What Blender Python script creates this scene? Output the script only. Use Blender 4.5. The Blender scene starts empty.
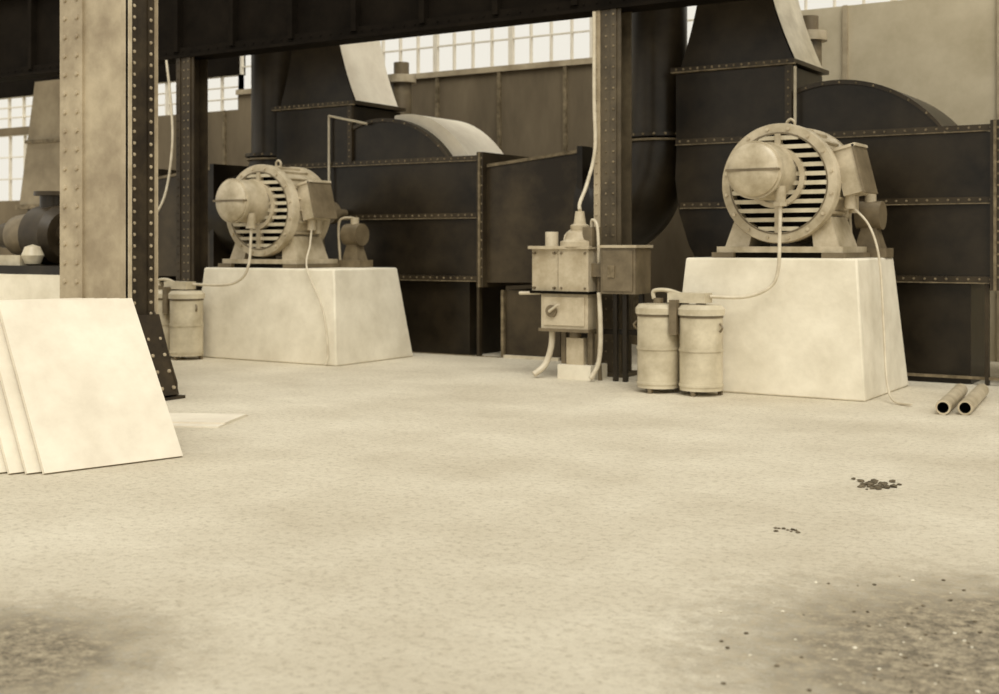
import bpy, bmesh, math, random
from mathutils import Vector, Matrix
random.seed(4)
sc = bpy.context.scene
try:
    sc.view_settings.view_transform = 'Standard'
except Exception:
    pass

# ------------------------------------------------------------ materials
def mat(name, c1, c2, scale=6.0, rough=0.7, bump=0.15, metal=0.0, detail=6.0, lo=0.35, hi=0.65, bscale=None, stretch=None, spec=.5):
    m = bpy.data.materials.new(name); m.use_nodes = True
    nt = m.node_tree; N = nt.nodes; L = nt.links
    p = N['Principled BSDF']
    p.inputs['Specular IOR Level'].default_value = spec
    tc = N.new('ShaderNodeTexCoord')
    src = tc.outputs['Object']
    if stretch:
        mp = N.new('ShaderNodeMapping'); mp.inputs['Scale'].default_value = stretch
        L.new(src, mp.inputs['Vector']); src = mp.outputs['Vector']
    n = N.new('ShaderNodeTexNoise'); n.inputs['Scale'].default_value = scale; n.inputs['Detail'].default_value = detail
    n.inputs['Roughness'].default_value = 0.65
    L.new(src, n.inputs['Vector'])
    r = N.new('ShaderNodeValToRGB')
    r.color_ramp.elements[0].position = lo; r.color_ramp.elements[0].color = (*c1, 1)
    r.color_ramp.elements[1].position = hi; r.color_ramp.elements[1].color = (*c2, 1)
    L.new(n.outputs['Fac'], r.inputs['Fac']); L.new(r.outputs['Color'], p.inputs['Base Color'])
    p.inputs['Roughness'].default_value = rough; p.inputs['Metallic'].default_value = metal
    if bump:
        n2 = N.new('ShaderNodeTexNoise'); n2.inputs['Scale'].default_value = bscale or scale * 4; n2.inputs['Detail'].default_value = 5
        L.new(tc.outputs['Object'], n2.inputs['Vector'])
        b = N.new('ShaderNodeBump'); b.inputs['Strength'].default_value = bump; b.inputs['Distance'].default_value = 0.03
        L.new(n2.outputs['Fac'], b.inputs['Height']); L.new(b.outputs['Normal'], p.inputs['Normal'])
    return m

M_CONC = mat('pale_concrete', (.66, .60, .47), (.82, .76, .62), 2.0, .9, .15)
M_BLACK = mat('black_sheet_steel', (.007, .0045, .002), (.036, .026, .014), 1.0, .36, .06, spec=.32, lo=.38, hi=.68)
M_BLACK2 = mat('dull_sheet_steel', (.018, .012, .006), (.075, .055, .030), 1.0, .40, .06, spec=.32, lo=.38, hi=.68)
M_SEAM = mat('worn_steel_angle', (.10, .076, .042), (.26, .205, .125), 9, .5, .1, spec=.3)
M_BEAM = mat('dark_girder_paint', (.005, .0035, .002), (.011, .008, .005), 2, .85, .1, spec=.08)
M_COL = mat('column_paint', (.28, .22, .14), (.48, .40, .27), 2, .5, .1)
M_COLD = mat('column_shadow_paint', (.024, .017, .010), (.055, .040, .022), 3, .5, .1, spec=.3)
M_MOTOR = mat('motor_enamel', (.33, .27, .17), (.58, .50, .36), 3, .34, .08)
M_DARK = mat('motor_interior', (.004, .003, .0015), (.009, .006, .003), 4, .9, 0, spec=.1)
M_BOX = mat('switchgear_enamel', (.38, .31, .20), (.58, .50, .36), 4, .42, .08)
M_BOX2 = mat('switchgear_dark_enamel', (.11, .083, .046), (.20, .155, .092), 4, .45, .08)
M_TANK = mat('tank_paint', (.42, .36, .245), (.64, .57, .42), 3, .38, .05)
M_CABLE = mat('conduit_metal', (.50, .43, .31), (.66, .59, .45), 8, .4, .02)
M_SHEET = mat('wall_sheeting', (.11, .083, .048), (.20, .155, .094), .9, .8, .05, stretch=(1, 1, .3))
M_WALLTAN = mat('wall_plaster', (.44, .375, .25), (.58, .505, .36), 1.2, .9, .05)
M_FRAME = mat('window_bar', (.72, .66, .54), (.80, .74, .62), 5, .7, 0)
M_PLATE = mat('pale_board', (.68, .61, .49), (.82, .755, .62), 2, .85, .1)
M_WOOD = mat('rough_timber', (.25, .19, .11), (.36, .28, .17), 6, .85, .2, stretch=(1, 6, 6))
M_RUB = mat('rubble', (.06, .045, .025), (.2, .16, .1), 12, .95, .3)
M_DUCTG = mat('grey_duct_paint', (.24, .19, .12), (.36, .295, .195), 2, .6, .05)

mf = bpy.data.materials.new('dusty_floor'); mf.use_nodes = True
nt = mf.node_tree; N = nt.nodes; L = nt.links; p = N['Principled BSDF']
p.inputs['Specular IOR Level'].default_value = .15
tc = N.new('ShaderNodeTexCoord')
def noise(scale, detail=6, rough=.6):
    n = N.new('ShaderNodeTexNoise'); n.inputs['Scale'].default_value = scale; n.inputs['Detail'].default_value = detail
    n.inputs['Roughness'].default_value = rough; L.new(tc.outputs['Object'], n.inputs['Vector']); return n
def ramp(fac, a, ca, b, cb):
    r = N.new('ShaderNodeValToRGB'); e = r.color_ramp.elements
    e[0].position = a; e[0].color = (*ca, 1); e[1].position = b; e[1].color = (*cb, 1)
    L.new(fac, r.inputs['Fac']); return r
base = ramp(noise(.8, 8).outputs['Fac'], .3, (.62, .55, .42), .7, (.81, .745, .60))
spots = ramp(noise(22, 10, .85).outputs['Fac'], .36, (.34, .28, .19), .50, (1, 1, 1))
mul = N.new('ShaderNodeMixRGB'); mul.blend_type = 'MULTIPLY'; mul.inputs['Fac'].default_value = .5
L.new(base.outputs['Color'], mul.inputs['Color1']); L.new(spots.outputs['Color'], mul.inputs['Color2'])
dirt_and_vignette = ramp(noise(14, 12, .9).outputs['Fac'], .43, (.05, .036, .02), .57, (.50, .42, .29))
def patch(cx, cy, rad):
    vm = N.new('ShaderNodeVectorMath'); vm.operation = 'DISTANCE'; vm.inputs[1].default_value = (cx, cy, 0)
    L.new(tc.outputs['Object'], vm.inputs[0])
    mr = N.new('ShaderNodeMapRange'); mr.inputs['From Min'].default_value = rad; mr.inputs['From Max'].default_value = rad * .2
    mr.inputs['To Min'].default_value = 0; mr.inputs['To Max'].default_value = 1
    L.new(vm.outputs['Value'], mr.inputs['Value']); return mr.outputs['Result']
a1 = patch(-.75, 4.8, 2.1); a2 = patch(-4.05, 2.75, 1.3)  # rough dirt in the near corners, with lens darkening painted into its colour
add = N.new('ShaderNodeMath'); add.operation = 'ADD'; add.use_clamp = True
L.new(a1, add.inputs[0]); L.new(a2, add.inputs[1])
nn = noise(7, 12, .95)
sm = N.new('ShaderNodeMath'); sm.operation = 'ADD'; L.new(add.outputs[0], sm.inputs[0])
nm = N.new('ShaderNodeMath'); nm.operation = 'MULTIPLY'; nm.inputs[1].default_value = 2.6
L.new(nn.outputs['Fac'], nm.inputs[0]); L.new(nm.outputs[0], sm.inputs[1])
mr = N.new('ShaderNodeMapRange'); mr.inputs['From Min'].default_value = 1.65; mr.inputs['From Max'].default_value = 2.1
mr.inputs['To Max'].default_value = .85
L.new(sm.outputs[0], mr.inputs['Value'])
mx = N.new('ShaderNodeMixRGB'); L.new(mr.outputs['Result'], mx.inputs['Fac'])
L.new(mul.outputs['Color'], mx.inputs['Color1']); L.new(dirt_and_vignette.outputs['Color'], mx.inputs['Color2'])
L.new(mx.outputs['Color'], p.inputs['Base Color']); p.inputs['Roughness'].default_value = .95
bn = N.new('ShaderNodeBump'); bn.inputs['Strength'].default_value = .7; bn.inputs['Distance'].default_value = .08
L.new(noise(4, 14, .75).outputs['Fac'], bn.inputs['Height']); L.new(bn.outputs['Normal'], p.inputs['Normal'])
M_FLOOR = mf

# ------------------------------------------------------------ mesh builder
class B:
    def __init__(s, name):
        s.name = name; s.bm = bmesh.new(); s.mats = []
    def mi(s, m):
        if m not in s.mats: s.mats.append(m)
        return s.mats.index(m)
    def faces(s, vs, fs, m, smooth=False, M=None):
        V = [s.bm.verts.new(M @ Vector(v) if M else Vector(v)) for v in vs]
        k = s.mi(m)
        for f in fs:
            try:
                F = s.bm.faces.new([V[i] for i in f]); F.material_index = k; F.smooth = smooth
            except ValueError: pass
    def hexa(s, p8, m, M=None):
        s.faces(p8, [(0,1,2,3),(4,5,6,7),(0,1,5,4),(1,2,6,5),(2,3,7,6),(3,0,4,7)], m, False, M)
    def box(s, x0, x1, y0, y1, z0, z1, m, M=None):
        s.hexa([(x0,y0,z0),(x1,y0,z0),(x1,y1,z0),(x0,y1,z0),(x0,y0,z1),(x1,y0,z1),(x1,y1,z1),(x0,y1,z1)], m, M)
    def frus(s, b, t, z0, z1, m):
        s.hexa([(b[0],b[2],z0),(b[1],b[2],z0),(b[1],b[3],z0),(b[0],b[3],z0),(t[0],t[2],z1),(t[1],t[2],z1),(t[1],t[3],z1),(t[0],t[3],z1)], m)
    def prism(s, poly, y0, y1, m):
        n = len(poly)
        vs = [(x, y0, z) for x, z in poly] + [(x, y1, z) for x, z in poly]
        fs = [tuple(range(n)), tuple(range(n, 2*n))] + [(i, (i+1) % n, n+(i+1) % n, n+i) for i in range(n)]
        s.faces(vs, fs, m)
    def rev(s, prof, c, axis, m, seg=40, closed=True):
        a = Vector(axis).normalized(); c = Vector(c)
        u = a.orthogonal().normalized(); w = a.cross(u)
        vs = []; fs = []; rings = []
        for r, t in prof:
            if r < 1e-5:
                rings.append([len(vs)]); vs.append(c + a*t)
            else:
                st = len(vs)
                for i in range(seg):
                    th = 2*math.pi*i/seg
                    vs.append(c + a*t + (u*math.cos(th) + w*math.sin(th))*r)
                rings.append(list(range(st, st+seg)))
        for A, C in zip(rings[:-1], rings[1:]):
            for i in range(seg):
                j = (i+1) % seg
                if len(A) == 1 and len(C) == 1: continue
                if len(A) == 1: fs.append((A[0], C[i], C[j]))
                elif len(C) == 1: fs.append((A[i], A[j], C[0]))
                else: fs.append((A[i], A[j], C[j], C[i]))
        s.faces(vs, fs, m, True)
    def cyl(s, c, axis, r, h, m, seg=28, r2=None):
        r2 = r if r2 is None else r2
        s.rev([(0, 0), (r, 0), (r2, h), (0, h)], c, axis, m, seg)
    def rivet(s, c, axis, r=.02, m=None):
        s.rev([(r, -.004), (r*.8, r*.5), (0, r*.8)], c, axis, m or M_SEAM, 6)
    def rivets(s, p, q, n, axis, r=.018, m=None):
        p = Vector(p); q = Vector(q)
        for i in range(n):
            s.rivet(p.lerp(q, (i+.5)/n), axis, r, m)
    def tube(s, pts, r, m, sub=6, seg=10, rads=None):
        P = [Vector(q) for q in pts]; out = []; R = []
        for i in range(len(P)-1):
            p0 = P[max(i-1, 0)]; p1 = P[i]; p2 = P[i+1]; p3 = P[min(i+2, len(P)-1)]
            for k in range(sub):
                t = k/sub
                out.append(.5*((2*p1)+(-p0+p2)*t+(2*p0-5*p1+4*p2-p3)*t*t+(-p0+3*p1-3*p2+p3)*t**3))
                R.append(r if not rads else rads[i]*(1-t)+rads[i+1]*t)
        out.append(P[-1]); R.append(r if not rads else rads[-1])
        vs = []; fs = []; u = None; n = len(out)
        for i, q in enumerate(out):
            d = (out[min(i+1, n-1)]-out[max(i-1, 0)]).normalized()
            u = d.orthogonal().normalized() if u is None else (u - d*u.dot(d)).normalized()
            w = d.cross(u)
            for k in range(seg):
                th = 2*math.pi*k/seg
                vs.append(q+(u*math.cos(th)+w*math.sin(th))*R[i])
        for i in range(n-1):
            for k in range(seg):
                j = (k+1) % seg
                fs.append((i*seg+k, i*seg+j, (i+1)*seg+j, (i+1)*seg+k))
        fs.append(tuple(range(seg))); fs.append(tuple(range((n-1)*seg, n*seg)))
        s.faces(vs, fs, m, True)
    def done(s, loc=(0, 0, 0), bevel=0, parent=None):
        bmesh.ops.recalc_face_normals(s.bm, faces=s.bm.faces[:])
        me = bpy.data.meshes.new(s.name); s.bm.to_mesh(me); s.bm.free()
        for m in s.mats: me.materials.append(m)
        try: me.set_sharp_from_angle(angle=math.radians(38))
        except Exception: pass
        ob = bpy.data.objects.new(s.name, me); sc.collection.objects.link(ob); ob.location = loc
        if parent: ob.parent = parent
        if bevel:
            b = ob.modifiers.new('bevel', 'BEVEL'); b.width = bevel; b.segments = 2; b.limit_method = 'ANGLE'
        return ob

def empty(name, loc=(0, 0, 0)):
    e = bpy.data.objects.new(name, None); sc.collection.objects.link(e); e.location = loc; return e

FY = (0, -1, 0)
# ------------------------------------------------------------ shell
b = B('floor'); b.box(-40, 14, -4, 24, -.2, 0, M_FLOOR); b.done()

WY = 17.0
XW = -16.6
b = B('wall_back')
b.box(XW, -6.2, WY, WY+.2, 0, 4.35, M_SHEET)
b.box(-22.4, XW, WY, WY+.2, 0, 4.02, M_SHEET)
b.box(-40, -24.4, WY, WY+.2, 0, 4.02, M_SHEET)
b.box(-24.4, -22.4, WY, WY+.2, 0, 2.45, M_SHEET)
b.box(-24.4, -22.4, WY, WY+.2, 3.86, 4.02, M_SHEET)
b.box(-40, XW, WY, WY+.2, 4.68, 5.7, M_BEAM)
b.box(-6.2, 6, WY, WY+.2, 0, 4.78, M_WALLTAN)
b.box(-40, 6, WY, WY+.2, 5.7, 7.0, M_SHEET)
x = -21.8
while x < -6.3:
    b.box(x-.03, x+.03, WY-.05, WY, 0, 4.02 if x < XW else 4.35, M_SEAM); x += 1.22
b.box(XW, -6.2, WY-.06, WY, 4.29, 4.38, M_COL)
for x in (-5.2, -3.2, -1.2):
    b.box(x-.035, x+.035, WY-.05, WY, 0, 4.78, M_COL)
b.done()
def window(i, x0, x1, z0, z1, nx, nz):
    b = B('window_%d' % i)
    for k in range(nx+1):
        x = x0+(x1-x0)*k/nx; w = .04 if k % 4 == 0 else .011
        b.box(x-w, x+w, WY+.05, WY+.12, z0, z1, M_FRAME)
    for k in range(nz+1):
        z = z0+(z1-z0)*k/nz
        b.box(x0, x1, WY+.06, WY+.11, z-.011, z+.011, M_FRAME)
    b.done()
window(1, XW, -6.2, 4.38, 5.7, 28, 3)
window(2, -6.2, 6, 4.78, 5.7, 30, 2)
window(3, -24.4, -22.4, 2.45, 3.86, 4, 3)
window(4, -40, XW, 4.02, 4.68, 48, 3)

# ------------------------------------------------------------ girder (rests on the column heads)
b = B('steel_girder')
gz = 4.20
b.box(-34, -1, 12.72, 13.08, gz, gz+.04, M_BEAM)
b.box(-34, -1, 12.87, 12.93, gz+.04, gz+1.3, M_BEAM)
b.box(-34, -1, 12.72, 13.08, gz+1.3, gz+1.34, M_BEAM)
b.box(-34, -1, 12.80, 12.87, gz+.04, gz+.16, M_BEAM)
x = -33.5
while x < -1.5:
    b.box(x-.04, x+.04, 12.76, 12.87, gz+.1, gz+1.3, M_BEAM); x += 1.1
b.rivets((-34, 12.80, gz+.10), (-1, 12.80, gz+.10), 190, FY, .016, M_BEAM)
b.done()

# ------------------------------------------------------------ columns
def small_column(cx, m, m2):
    b = B('steel_column')
    y0, y1 = 12.76, 13.04
    b.box(cx-.17, cx+.17, y0, y0+.02, .04, gz, m2)
    b.box(cx-.17, cx+.17, y1-.02, y1, .04, gz, m2)
    b.box(cx-.012, cx+.012, y0+.02, y1-.02, .04, gz, m2)
    b.box(cx-.17, cx-.09, y0-.015, y0, .04, gz, m)
    b.box(cx+.05, cx+.12, y0-.02, y0, .04, gz, m2)
    b.rivets((cx-.135, y0-.015, .1), (cx-.135, y0-.015, gz), 34, FY, .017, m)
    b.rivets((cx+.085, y0-.02, .1), (cx+.085, y0-.02, gz), 34, FY, .017, M_SEAM)
    b.rivets((cx-.02, y0, .1), (cx-.02, y0, gz), 34, FY, .015, M_SEAM)
    b.box(cx-.26, cx+.26, y0-.1, y1+.1, 0, .04, m2)
    b.done()
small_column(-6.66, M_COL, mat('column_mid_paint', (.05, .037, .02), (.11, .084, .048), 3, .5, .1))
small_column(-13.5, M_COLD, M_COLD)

b = B('steel_column')
x0, x1, y0, y1, H = -10.52, -9.52, 8.28, 8.63, 5.0
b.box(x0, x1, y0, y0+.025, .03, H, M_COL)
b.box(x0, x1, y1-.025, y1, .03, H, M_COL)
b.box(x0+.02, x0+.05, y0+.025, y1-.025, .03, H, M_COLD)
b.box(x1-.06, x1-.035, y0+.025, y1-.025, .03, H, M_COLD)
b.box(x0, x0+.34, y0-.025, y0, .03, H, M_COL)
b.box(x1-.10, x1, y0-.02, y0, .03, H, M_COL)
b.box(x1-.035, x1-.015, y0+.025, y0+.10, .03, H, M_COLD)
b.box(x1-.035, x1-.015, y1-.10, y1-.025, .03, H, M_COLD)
b.box(x1-.03, x1+.012, y0-.02, y0+.02, .03, H, M_BOX)
b.box(x1-.03, x1+.012, y1-.02, y1, .03, H, M_COL)
for xx in (x0+.08, x0+.26):
    b.rivets((xx, y0-.025, .1), (xx, y0-.025, H), 26, FY, .03, M_COL)
for yy in (y0+.07, y1-.07):
    b.rivets((x1-.015, yy, .1), (x1-.015, yy, H), 44, (1, 0, 0), .02, M_COL)
g = [(x1, .03), (x1+.33, .03), (x1+.33, .16), (x1+.06, .78), (x1, .85)]
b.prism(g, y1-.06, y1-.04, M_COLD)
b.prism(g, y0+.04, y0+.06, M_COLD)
b.hexa([(x1+.33, y0+.04, .05), (x1+.35, y0+.04, .05), (x1+.35, y1-.04, .05), (x1+.33, y1-.04, .05),
        (x1+.05, y0+.04, .82), (x1+.07, y0+.04, .82), (x1+.07, y1-.04, .82), (x1+.05, y1-.04, .82)], M_COLD)
for i in range(5):
    t = i/4
    for yy in (y0+.10, y1-.10):
        b.rivet((x1+.34-.26*t, yy, .12+.62*t), (1, 0, .4), .022, M_COL)
b.box(x0-.15, x1+.34, y0-.05, y1+.05, 0, .03, M_COLD)
b.done()

# ------------------------------------------------------------ fan housings
def fan(dx, dz, kind):
    """right-hand unit coordinates, shifted by dx. kind: 'right', 'left', 'far' (only its discharge end built)"""
    b = B('centrifugal_fan')
    Y0, Y1 = 14.0, 15.15
    R, cx = 1.47, -4.4; cz = 3.37-R
    arc = []
    for i in range(19):
        x = -3.20-(4.93-3.20)*i/18
        arc.append((x, cz+math.sqrt(R*R-(x-cx)**2)))
    if kind != 'far':
        poly = [(-2.67, 1.13), (-2.67, 2.70)] + arc + [(-4.93, 2.75), (-6.36, 2.75), (-6.38, 2.3), (-6.33, 1.9), (-6.2, 1.5), (-5.95, 1.05), (-5.55, .68), (-5.0, .45), (-4.5, .4), (-4.5, 1.13)]
        b.prism(poly, Y0, Y1, M_BLACK)
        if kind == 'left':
            highlight_rim = []
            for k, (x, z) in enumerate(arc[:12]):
                highlight_rim.append((x+.20*(1-k/11)+.02, z+.10*math.sin(math.pi*(k+1)/13)+.02))
            highlight_rim += [(x, z-.1) for x, z in reversed(arc[:12])]
            b.prism(highlight_rim, Y0+.10, Y1-.05, M_PLATE)  # pale crescent added as a painted highlight along the scroll edge
        fl = arc + [(x, z-.05) for x, z in reversed(arc)]
        b.prism(fl, Y0-.03, Y0, M_BLACK2)
        for x, z in arc[::2]: b.rivet((x, Y0-.03, z-.03), FY, .016)
        b.box(-6.36, -4.93, Y0-.02, Y1, 2.76, 3.58, M_BLACK)
        b.box(-6.41, -4.86, Y0-.07, Y1+.05, 3.60, 3.65, M_BLACK2)
        b.rivets((-6.38, Y0-.07, 3.625), (-4.9, Y0-.07, 3.625), 16, FY, .018)
        b.box(-6.41, -4.86, Y0-.075, Y0-.02, 3.585, 3.60, M_SEAM)
        b.box(-4.98, -4.90, Y0-.05, Y0, 2.76, 3.58, M_BLACK2)
        b.rivets((-4.94, Y0-.05, 2.8), (-4.94, Y0-.05, 3.55), 8, FY, .016)
        n = 14; prev = None
        for k in range(n+1):
            t = k/n; z = 3.65+2.2*t
            f = 1-(1-t)**2.2
            cur = (z, -6.32+.36*f, -4.90-.46*f)
            if prev:
                b.frus((prev[1], prev[2], Y0+.02, Y1-.1), (cur[1], cur[2], Y0+.02, Y1-.1), prev[0], cur[0], M_BLACK)
            prev = cur
        pts = []; m = 10
        for k in range(m+1):
            t = k/m*.62; z = 3.66+2.2*t; f = 1-(1-t)**2.2
            pts.append((-4.885-.46*f, z))
        vs = [(x, Y0+.03, z) for x, z in pts]+[(x, Y1-.12, z) for x, z in pts]
        b.faces(vs, [(i, i+1, m+2+i, m+1+i) for i in range(m)], M_PLATE if kind == 'left' else M_TANK, True)  # pale skin on the hood's sloping side, painting in the light on it
    xl = -4.0 if kind == 'far' else -6.36
    if kind == 'far':
        b.box(-4.6, -2.67, Y0, Y1, 1.13, 2.72, M_BLACK)
    for z, xa, xb in ((2.75, xl, -2.67), (1.98, max(xl, -6.3), -2.67), (1.13, max(xl, -4.95), -2.67)):
        b.box(xa, xb, Y0-.035, Y0, z-.035, z+.035, M_BLACK2)
        b.box(xa, xb, Y0-.045, Y0-.005, z-.04, z-.03, M_SEAM)
        b.rivets((xa, Y0-.035, z+.005), (xb, Y0-.035, z+.005), int((xb-xa)/.11), FY, .016)
    b.box(-2.72, -2.62, Y0-.10, Y1+.05, 1.02, 2.82, M_BLACK2)
    b.box(-2.685, -2.655, Y0-.12, Y0-.06, 1.02, 2.82, M_SEAM)
    b.rivets((-2.64, Y0-.10, 1.1), (-2.64, Y0-.10, 2.8), 14, FY, .016)
    b.hexa([(-2.62, Y0, 1.08), (-1.18, Y0, 1.10), (-1.18, Y1, 1.10), (-2.62, Y1, 1.08),
            (-2.62, Y0, 2.66), (-1.18, Y0, 2.80), (-1.18, Y1, 2.80), (-2.62, Y1, 2.66)], M_BLACK2)
    b.hexa([(-2.6, Y0-.03, 2.62), (-1.18, Y0-.03, 2.76), (-1.18, Y0, 2.76), (-2.6, Y0, 2.62),
            (-2.6, Y0-.03, 2.66), (-1.18, Y0-.03, 2.80), (-1.18, Y0, 2.80), (-2.6, Y0, 2.66)], M_SEAM)
    b.box(-1.22, -1.14, Y0-.05, Y1, 1.06, 2.84, M_BLACK)
    b.tube([(-1.25, 14.55, 2.05), (-.95, 14.55, 2.06), (-.62, 14.5, 2.2), (-.40, 14.45, 2.5), (-.30, 14.42, 2.95)], .5, M_BLACK, 8, 36,
           rads=[.66, .62, .52, .42, .36])
    b.rev([(0, 2.93), (.45, 2.93), (.45, 2.98), (.36, 2.98), (.36, 6.2), (0, 6.2)], (-.30, 14.42, 0), (0, 0, 1), M_BLACK, 40)
    b.rev([(.36, 2.88), (.43, 2.88), (.43, 2.905), (.36, 2.905)], (-.30, 14.42, 0), (0, 0, 1), M_SEAM, 40)
    for i in range(20):
        th = i*math.pi/10
        b.rivet((-.30+.45*math.cos(th), 14.42+.45*math.sin(th), 2.955), (math.cos(th), math.sin(th), 0), .02)
    b.box(-4.6, -2.95, 14.08, 15.0, 0, 1.1, M_BLACK)
    b.box(-2.80, -2.76, 14.03, 14.10, 0, 1.1, M_BLACK2)
    b.box(-2.40, -1.55, 14.10, 14.9, .0, .98, M_BLACK2)
    b.box(-2.40, -1.55, 14.05, 14.10, .08, .12, M_CABLE)
    b.box(-2.43, -2.39, 14.05, 14.10, 0, .98, M_SEAM)
    b.box(-3.9, -2.45, 14.04, 14.08, .06, .09, M_SEAM)
    b.box(-1.45, -1.25, 14.1, 14.3, 0, 1.1, M_BLACK)
    if kind != 'far':
        b.cyl((-5.25, 15.6, 0), (0, 0, 1), .16, 4.1, M_BOX2)
        b.cyl((-5.25, 15.6, 4.1), (0, 0, 1), .23, .12, M_BOX)
        b.cyl((-5.25, 15.6, 4.22), (0, 0, 1), .12, .2, M_BOX2)
    if kind == 'left':
        b.tube([(-5.3, 13.93, 2.0), (-5.3, 13.93, 3.45)], .018, M_CABLE, 1, 8)
        b.tube([(-5.3, 13.93, 3.45), (-4.6, 13.93, 3.3)], .018, M_CABLE, 1, 8)
    if kind == 'right':
        b.tube([(-4.84, 13.90, 2.9), (-4.84, 13.90, 3.55)], .018, M_CABLE, 1, 8)
    b.done((dx, 0, dz if kind == 'right' else 0) if False else (dx, 0, 0 if kind == 'right' else dz))
fan(0, 0, 'right')
fan(-6.5, -.08, 'left')
fan(-13.0, -.08, 'far')

b = B('ventilation_duct')
b.frus((-19.2, -17.7, 14.2, 15.2), (-18.9, -17.9, 14.3, 15.1), 2.2, 4.4, M_DUCTG)
b.box(-19.25, -17.65, 14.15, 15.25, 2.14, 2.22, M_SEAM)
b.box(-19.1, -17.8, 14.3, 15.1, 0, 2.14, M_BLACK)
b.box(-19.05, -17.8, 14.2, 15.2, 3.3, 3.36, M_SEAM)
b.done()

# ------------------------------------------------------------ foundations
def foundation(xl, xr, zt):
    b = B('concrete_foundation')
    b.frus((xl-.14, xr, 11.95, 13.55), (xl, xr-.10, 12.02, 13.32), 0, zt, M_CONC)
    b.done(bevel=.02)
foundation(-5.36, -3.47, 1.37)
foundation(-12.36, -10.0, 1.20)

# ------------------------------------------------------------ motors
def motor(cx, cz, conduit_end, cable):
    e = empty('electric_motor', (cx, 12.2, cz))
    Z = (0, 1, 0)
    b = B('frame')
    b.rev([(.50, -.02), (.60, -.02), (.61, 0), (.61, .10), (.57, .12), (.57, .60), (.61, .62), (.61, .72), (.54, .75), (.36, .86), (.20, .90), (.14, .90), (.14, .96), (0, .96)], (0, 0, 0), Z, M_MOTOR, 64)
    b.rev([(.50, -.02), (.50, .10)], (0, 0, 0), Z, M_MOTOR, 64)
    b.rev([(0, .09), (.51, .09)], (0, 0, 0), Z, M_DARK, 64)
    b.rev([(.503, -.026), (.518, -.026)], (0, 0, 0), Z, M_BOX2, 64)
    for i in range(16):
        th = 2*math.pi*(i+.5)/16
        b.rev([(.018, -.018), (.018, -.04), (0, -.04)], (.56*math.cos(th), 0, .56*math.sin(th)), Z, M_BOX, 6)
    for i in range(24):
        th = 2*math.pi*i/24
        ct, st = math.cos(th), math.sin(th)
        M = Matrix(((ct, 0, -st, 0), (0, 1, 0, 0), (st, 0, ct, 0), (0, 0, 0, 1)))
        b.box(.56, .60, .12, .60, -.012, .012, M_MOTOR, M)
    b.tube([(-.04, .36, .60), (-.04, .36, .65), (0, .36, .68), (.04, .36, .65), (.04, .36, .60)], .015, M_MOTOR)
    b.cyl((0, .36, .56), (0, 0, 1), .05, .05, M_MOTOR, 14)
    b.done(parent=e)
    b = B('louvred_end_shield')
    n = 11
    for i in range(n):
        z = -.46+.92*i/(n-1)
        w = math.sqrt(max(.505**2-z*z, .01)); h = .021
        b.box(-w, w, -.02, .02, z-h, z+h, M_TANK)
    b.box(-.03, .03, -.035, .04, -.50, .50, M_MOTOR)
    b.rev([(.26, -.04), (.31, -.04), (.31, .04)], (-.03, 0, .06), Z, M_MOTOR, 40)
    b.done(parent=e)
    b = B('slip_ring_cover')
    c = (-.11, 0, .12)
    b.rev([(0, -.47), (.12, -.47), (.23, -.46), (.265, -.43), (.27, -.40), (.29, -.40), (.29, -.34), (.27, -.34), (.29, -.05), (.32, .03)], c, Z, M_MOTOR, 44)
    b.box(-.38, .16, -.475, -.33, .108, .132, M_BOX2)
    b.cyl((.12, -.28, -.22), (0, 0, 1), .055, .18, M_MOTOR, 20)
    b.cyl((.12, -.28, -.24), (0, 0, 1), .072, .04, M_MOTOR, 6)
    b.done(parent=e)
    b = B('feet_and_sole_plate')
    for sx in (-1, 1):
        b.hexa([(sx*.34, .06, -.64), (sx*.60, .06, -.64), (sx*.60, .68, -.64), (sx*.34, .68, -.64),
                (sx*.30, .10, -.40), (sx*.50, .10, -.34), (sx*.50, .64, -.34), (sx*.30, .64, -.40)], M_MOTOR)
        for yy in (.1, .6):
            b.cyl((sx*.56, yy, -.64), (0, 0, 1), .03, .05, M_MOTOR, 6)
    b.box(-.66, .66, -.02, .80, -.70, -.64, M_MOTOR)
    b.box(-.70, -.46, -.06, .86, -.755, -.70, M_BOX2); b.box(.46, .70, -.06, .86, -.755, -.70, M_BOX2)
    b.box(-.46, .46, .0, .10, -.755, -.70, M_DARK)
    b.done(parent=e)
    b = B('terminal_box')
    R = Matrix.Translation((.66, .36, .10)) @ Matrix.Rotation(math.radians(-14), 4, 'Y')
    b.box(-.10, .10, -.20, .20, -.22, .24, M_MOTOR, R)
    b.box(.10, .125, -.22, .22, -.24, .26, M_BOX2, R)
    b.box(-.14, .14, -.22, .22, .24, .27, M_MOTOR, R)
    b.cyl((.64, .30, -.26), (0, 0, 1), .06, .14, M_MOTOR, 16)
    b.cyl((.64, .42, -.30), (0, 0, 1), .05, .18, M_MOTOR, 16)
    b.done(parent=e)
    b = B('shaft')
    b.cyl((0, .95, 0), Z, .06, .80, M_BOX2, 20)
    b.cyl((0, 1.38, 0), Z, .16, .10, M_BOX2, 28)
    b.done(parent=e)
    b = B('conduit')
    b.tube([(.12, -.28, -.22), (.12, -.30, -.5), (.11, -.32, 1.25-cz), (.03, -.35, 1.08-cz), (-.2, -.4, .985-cz), (conduit_end-cx, -.51, .985-cz)], .018, M_CABLE)
    b.done(parent=e)
    b = B('supply_cable')
    b.tube([(q[0]-cx, q[1]-12.2, q[2]-cz) for q in cable], .012, M_CABLE)
    b.done(parent=e)
    b = B('bearing_pedestal')
    h = .755
    b.frus((-.22, .22, .91, 1.11), (-.12, .12, .93, 1.09), -h, -.05, M_BOX2)
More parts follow.
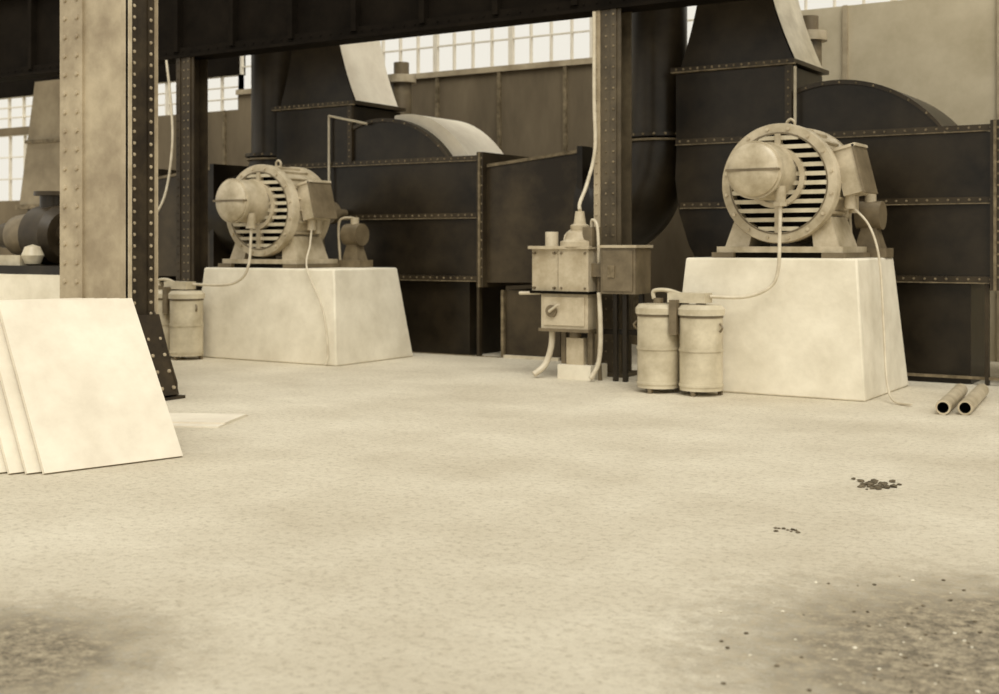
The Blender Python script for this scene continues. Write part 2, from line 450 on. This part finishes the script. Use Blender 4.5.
    b.rev([(0, .90), (.15, .90), (.15, 1.12), (0, 1.12)], (0, 0, 0), Z, M_BOX2, 24)
    b.done(parent=e)
    b = B('lubricator')
    lx, ly, lz = (.84 if cx < -8 else .66), .94, -.755
    b.box(lx-.20, lx+.20, ly-.14, ly+.14, lz, lz+.10, M_BOX2)
    b.frus((lx-.14, lx+.14, ly-.10, ly+.10), (lx-.07, lx+.07, ly-.07, ly+.07), lz+.10, lz+.34, M_BOX2)
    b.rev([(0, -.13), (.15, -.13), (.15, .13), (0, .13)], (lx, ly, lz+.44), (1, 0, 0), M_BOX2, 24)
    b.cyl((lx, ly, lz+.55), (0, 0, 1), .06, .12, M_MOTOR, 18)
    b.tube([(lx-.17, ly-.1, lz+.1), (lx-.18, ly-.12, lz+.55), (lx-.12, ly-.1, lz+.66), (lx, ly, lz+.66)], .018, M_MOTOR)
    b.done(parent=e)
motor(-4.42, 2.125, -4.95, [(-3.78, 12.5, 1.90), (-3.58, 12.45, 1.7), (-3.46, 12.40, 1.35), (-3.39, 12.3, .7), (-3.32, 12.15, .2), (-3.2, 11.95, .03), (-3.0, 11.8, .025)])
motor(-11.52, 1.955, -12.22, [(-10.88, 12.5, 1.75), (-10.65, 12.2, 1.5), (-10.5, 11.97, 1.2), (-10.2, 11.92, .7), (-10.1, 11.90, .2), (-10.1, 11.85, .02)])

# ------------------------------------------------------------ starter tanks
def tanks(x):
    b = B('starter_tank')
    for ox in (0, .47):
        b.rev([(0, .05), (.215, .05), (.215, .80), (.235, .80), (.235, .86), (.20, .90), (0, .91)], (ox, 0, 0), (0, 0, 1), M_TANK, 36)
        for zz in (.09, .44):
            b.rev([(.215, zz), (.224, zz), (.224, zz+.025), (.215, zz+.025)], (ox, 0, 0), (0, 0, 1), M_TANK, 36)
        b.rev([(.216, .775), (.222, .775), (.222, .80)], (ox, 0, 0), (0, 0, 1), M_BOX2, 36)
        for k in range(3):
            th = k*2.1+.5
            b.box(ox+.19*math.cos(th)-.02, ox+.19*math.cos(th)+.02, .19*math.sin(th)-.02, .19*math.sin(th)+.02, 0, .06, M_BOX2)
        b.cyl((ox, 0, .90), (0, 0, 1), .05, .06, M_BOX2, 16)
        for s_ in (-1, 1):
            b.tube([(ox+s_*.22, -.04, .72), (ox+s_*.25, -.06, .68), (ox+s_*.22, -.04, .64)], .012, M_BOX2, 4, 6)
    b.box(.19, .27, -.16, .16, .60, .95, M_BOX2)
    b.box(.14, .55, -.09, .09, .92, 1.02, M_TANK)
    b.tube([(-.05, 0, .95), (-.05, 0, 1.03), (.1, 0, 1.04), (.25, 0, 1.0)], .022, M_TANK)
    b.done((x, 11.66, 0))
tanks(-5.5); tanks(-12.78)

# ------------------------------------------------------------ switchgear cabinet
b = B('switchgear_cabinet')
b.box(-7.32, -6.98, 12.18, 12.50, .98, 1.46, M_BOX)
b.box(-6.96, -6.58, 12.15, 12.50, .98, 1.47, M_BOX)
b.box(-7.34, -6.56, 12.12, 12.52, 1.455, 1.49, M_BOX)
b.box(-7.33, -6.57, 12.14, 12.5, .955, .985, M_DARK)
b.box(-7.20, -6.60, 12.18, 12.50, .56, .955, M_BOX)
b.box(-7.16, -6.64, 12.165, 12.18, .60, .92, M_BOX)
b.box(-7.22, -6.58, 12.15, 12.52, .53, .565, M_BOX2)
b.box(-6.985, -6.955, 12.19, 12.48, .98, 1.46, M_DARK)
for xx in (-7.28, -7.02, -6.92, -6.62):
    for zz in (1.02, 1.41): b.cyl((xx, 12.18, zz), FY, .014, .045, M_BOX2, 8)
b.cyl((-7.05, 12.165, .76), FY, .07, .03, M_BOX2, 20)
b.tube([(-7.05, 12.13, .76), (-7.05, 12.10, .76), (-6.92, 12.09, .84)], .015, M_CABLE, 2)
b.box(-6.40, -5.98, 12.10, 12.48, .97, 1.47, M_BOX2)
b.box(-6.37, -6.01, 12.085, 12.10, 1.0, 1.44, M_BOX2)
b.box(-6.42, -5.96, 12.08, 12.50, 1.47, 1.50, M_BOX)
b.box(-6.30, -6.22, 12.065, 12.09, 1.15, 1.28, M_SEAM)
b.box(-6.58, -6.40, 12.22, 12.4, 1.15, 1.3, M_BOX2)
b.rev([(0, 1.48), (.22, 1.48), (.22, 1.54), (.17, 1.56), (.15, 1.64), (.10, 1.66), (.11, 1.72), (.07, 1.74), (.05, 1.88), (0, 1.88)], (-6.78, 12.32, 0), (0, 0, 1), M_BOX, 28)
b.cyl((-7.12, 12.28, 1.48), (0, 0, 1), .075, .17, M_CABLE, 20)
b.box(-6.68, -6.56, 12.2, 12.42, 1.48, 1.70, M_BOX2)
b.tube([(-6.95, 12.3, 1.5), (-6.95, 12.3, 1.6), (-6.85, 12.3, 1.68)], .02, M_CABLE, 4)
b.tube([(-6.62, 12.3, 1.7), (-6.6, 12.28, 1.78), (-6.52, 12.25, 1.7), (-6.5, 12.25, 1.3)], .018, M_CABLE, 4)
b.box(-7.0, -6.58, 12.2, 12.6, 0, .16, M_CONC)
for xx in (-6.98, -6.64): b.box(xx-.03, xx+.03, 12.3, 12.36, .16, .55, M_BOX2)
b.box(-6.92, -6.70, 12.26, 12.42, .16, .46, M_BOX)
b.cyl((-6.82, 12.3, .46), (0, 0, 1), .07, .08, M_BOX2)
b.tube([(-7.10, 12.26, .55), (-7.11, 12.25, .35), (-7.16, 12.2, .15), (-7.25, 12.1, .04)], .036, M_CABLE)
b.tube([(-6.45, 12.16, .98), (-6.42, 12.14, .5), (-6.44, 12.12, .2), (-6.5, 12.05, .04)], .026, M_CABLE)
b.tube([(-6.52, 12.3, 1.2), (-6.52, 12.28, .5), (-6.5, 12.28, .0)], .025, M_BOX2)
for xx in (-6.32, -6.2): b.box(xx-.025, xx+.025, 12.28, 12.33, 0, .97, M_BLACK)
b.box(-6.08, -6.03, 12.38, 12.43, 0, .97, M_BLACK)
b.box(-6.9, -6.0, 12.5, 12.54, .5, .56, M_BLACK)
b.tube([(-7.18, 12.3, .98), (-7.24, 12.2, .96), (-7.5, 12.2, .95)], .02, M_CABLE, 3)
b.done(bevel=.006)

b = B('wall_conduit')
b.tube([(-6.80, 12.70, 4.18), (-6.80, 12.70, 3.2), (-6.79, 12.70, 2.6), (-6.84, 12.6, 2.2), (-6.85, 12.45, 1.98), (-6.79, 12.34, 1.89)], .022, M_CABLE)
b.done()
b = B('wall_conduit')
b.tube([(-13.82, 12.70, 4.18), (-13.72, 12.70, 3.5), (-13.68, 12.68, 2.9), (-13.75, 12.6, 2.2), (-14.0, 12.5, 1.75)], .018, M_CABLE)
b.done()

# left-background machinery: pump on a pale plinth
b = B('centrifugal_pump')
b.rev([(0, -.26), (.28, -.26), (.36, -.18), (.36, .18), (.28, .26), (0, .26)], (0, 0, 1.62), (1, 0, 0), M_BLACK2, 30)
b.rev([(0, -.9), (.16, -.9), (.16, .9), (0, .9)], (0, 0, 1.62), (1, 0, 0), M_BLACK2, 20)
b.rev([(0, .45), (.22, .45), (.22, .53), (0, .53)], (0, 0, 1.62), (1, 0, 0), M_BOX2, 20)
b.rev([(0, -.62), (.25, -.62), (.27, -.45), (.25, -.30), (0, -.30)], (0, 0, 1.62), (1, 0, 0), M_BOX2, 24)
b.cyl((0, 0, 1.85), (0, 0, 1), .15, .28, M_BLACK, 20)
b.cyl((0, 0, 2.10), (0, 0, 1), .22, .05, M_BLACK2, 20)
b.rev([(0, -.13), (.09, -.10), (.13, 0), (.09, .10), (0, .13)], (.18, -.42, 1.38), (0, 0, 1), M_TANK, 20)
b.box(-.35, .05, -.5, -.35, 1.26, 1.38, M_TANK)
b.box(-1.2, 1.0, -.6, .3, 1.16, 1.26, M_BLACK)
b.box(-1.4, 1.2, -.65, .4, 0, 1.16, M_CONC)
b.done((-12.75, 9.9, 0))

# ------------------------------------------------------------ leaning boards
b = B('leaning_board_stack')
e = Vector((.25, .968, 0)); l = Vector((-.745, .19, 1.09)); n = e.cross(l).normalized()
if n.z < 0: n = -n
P0 = Vector((-6.88, 5.28, .02))
for k in range(5):
    o = P0 - n*(.052*k) - e*(.075*k)
    o.z = .012
    o = o + Vector((-.035*k, 0, 0))
    t = n*.036
    L0 = e*(1.0+.02*k)
    q = [o-t, o+L0-t, o+L0+l-t*1, o+l-t, o, o+L0, o+L0+l, o+l]
    for v in q: v.z = max(v.z, .0)
    b.hexa(q, M_PLATE)
b.done()
b = B('timber_trestle')
for s_ in (.15, .85):
    c = P0+e*s_+l*.78-n*.34
    b.box(c.x-.30, c.x-.22, c.y-.04, c.y+.04, 0, c.z+.1, M_WOOD)
ca = P0+e*.05+l*.78-n*.34; cb = P0+e*.95+l*.78-n*.34
b.tube([(ca.x-.26, ca.y, ca.z+.1), (cb.x-.26, cb.y, cb.z+.1)], .05, M_WOOD, 1, 4)
b.done()
b = B('flat_board')
R = Matrix.Translation((-7.85, 7.55, .0)) @ Matrix.Rotation(math.radians(25), 4, 'Z')
b.box(-.45, .3, -.3, .45, .0, .012, M_PLATE, R); b.box(-.3, .3, -.15, .4, .012, .022, M_PLATE, R)
b.done()

# ------------------------------------------------------------ loose pipes, rubble
b = B('floor_pipe')
for (xa, ya, xb, yb) in ((-2.63, 11.42, -2.80, 12.9), (-2.46, 11.50, -2.62, 13.0)):
    d = Vector((xb-xa, yb-ya, 0)); Lh = d.length
    b.rev([(.048, 0), (.065, 0), (.065, Lh), (.048, Lh)], (xa, ya, .065), d, M_BOX, 24)
    b.rev([(.048, 0), (.048, Lh)], (xa, ya, .065), d, M_DARK, 24)
    b.rev([(0, .12), (.048, .12)], (xa, ya, .065), d, M_DARK, 24)
b.done()
def rock(b, x, y, r, m, flat=.5):
    base = bmesh.new(); bmesh.ops.create_icosphere(base, subdivisions=1, radius=r)
    vs = [(x+q.co.x*random.uniform(.7, 1.3), y+q.co.y*random.uniform(.7, 1.3), r*flat*.7+q.co.z*flat*random.uniform(.7, 1.2)) for q in base.verts]
    fs = [tuple(q.index for q in f.verts) for f in base.faces]
    base.free(); b.faces(vs, fs, m)
b = B('debris_heap')
for i in range(44):
    rock(b, -2.2+random.gauss(0, .075), 7.85+random.gauss(0, .07), random.uniform(.010, .026), M_RUB)
b.done()
b = B('debris_heap')
for i in range(9): rock(b, -2.27+random.gauss(0, .05), 6.35+random.gauss(0, .02), random.uniform(.008, .014), M_RUB)
b.done()
b = B('scattered_rubble')
for i in range(220):
    x, y = random.gauss(-.85, .5), random.gauss(4.8, .6)
    rock(b, x, y, random.choice([.005, .006, .008, .010]), random.choice([M_RUB, M_CONC, M_BOX2]))
b.done()

# ------------------------------------------------------------ light
w = bpy.data.worlds.new('hazy_daylight'); sc.world = w; w.use_nodes = True
bg = w.node_tree.nodes['Background']; bg.inputs['Color'].default_value = (1.0, .955, .84, 1); bg.inputs['Strength'].default_value = .88
sd = bpy.data.lights.new('sun', 'SUN'); sd.energy = 1.9; sd.angle = math.radians(35); sd.color = (1, .97, .89)
so = bpy.data.objects.new('sun', sd); sc.collection.objects.link(so)
so.rotation_euler = Vector((-.45, .55, -.85)).to_track_quat('-Z', 'Y').to_euler()

# ------------------------------------------------------------ camera
cd = bpy.data.cameras.new('camera'); co = bpy.data.objects.new('camera', cd); sc.collection.objects.link(co)
cd.sensor_width = 36; cd.lens = 45.05; cd.shift_y = -.102; cd.clip_end = 200
cd.dof.use_dof = True; cd.dof.focus_distance = 8.5; cd.dof.aperture_fstop = 2.2
co.location = (0, 0, 1.5); co.rotation_euler = (math.radians(90), 0, math.radians(32.5))
sc.camera = co
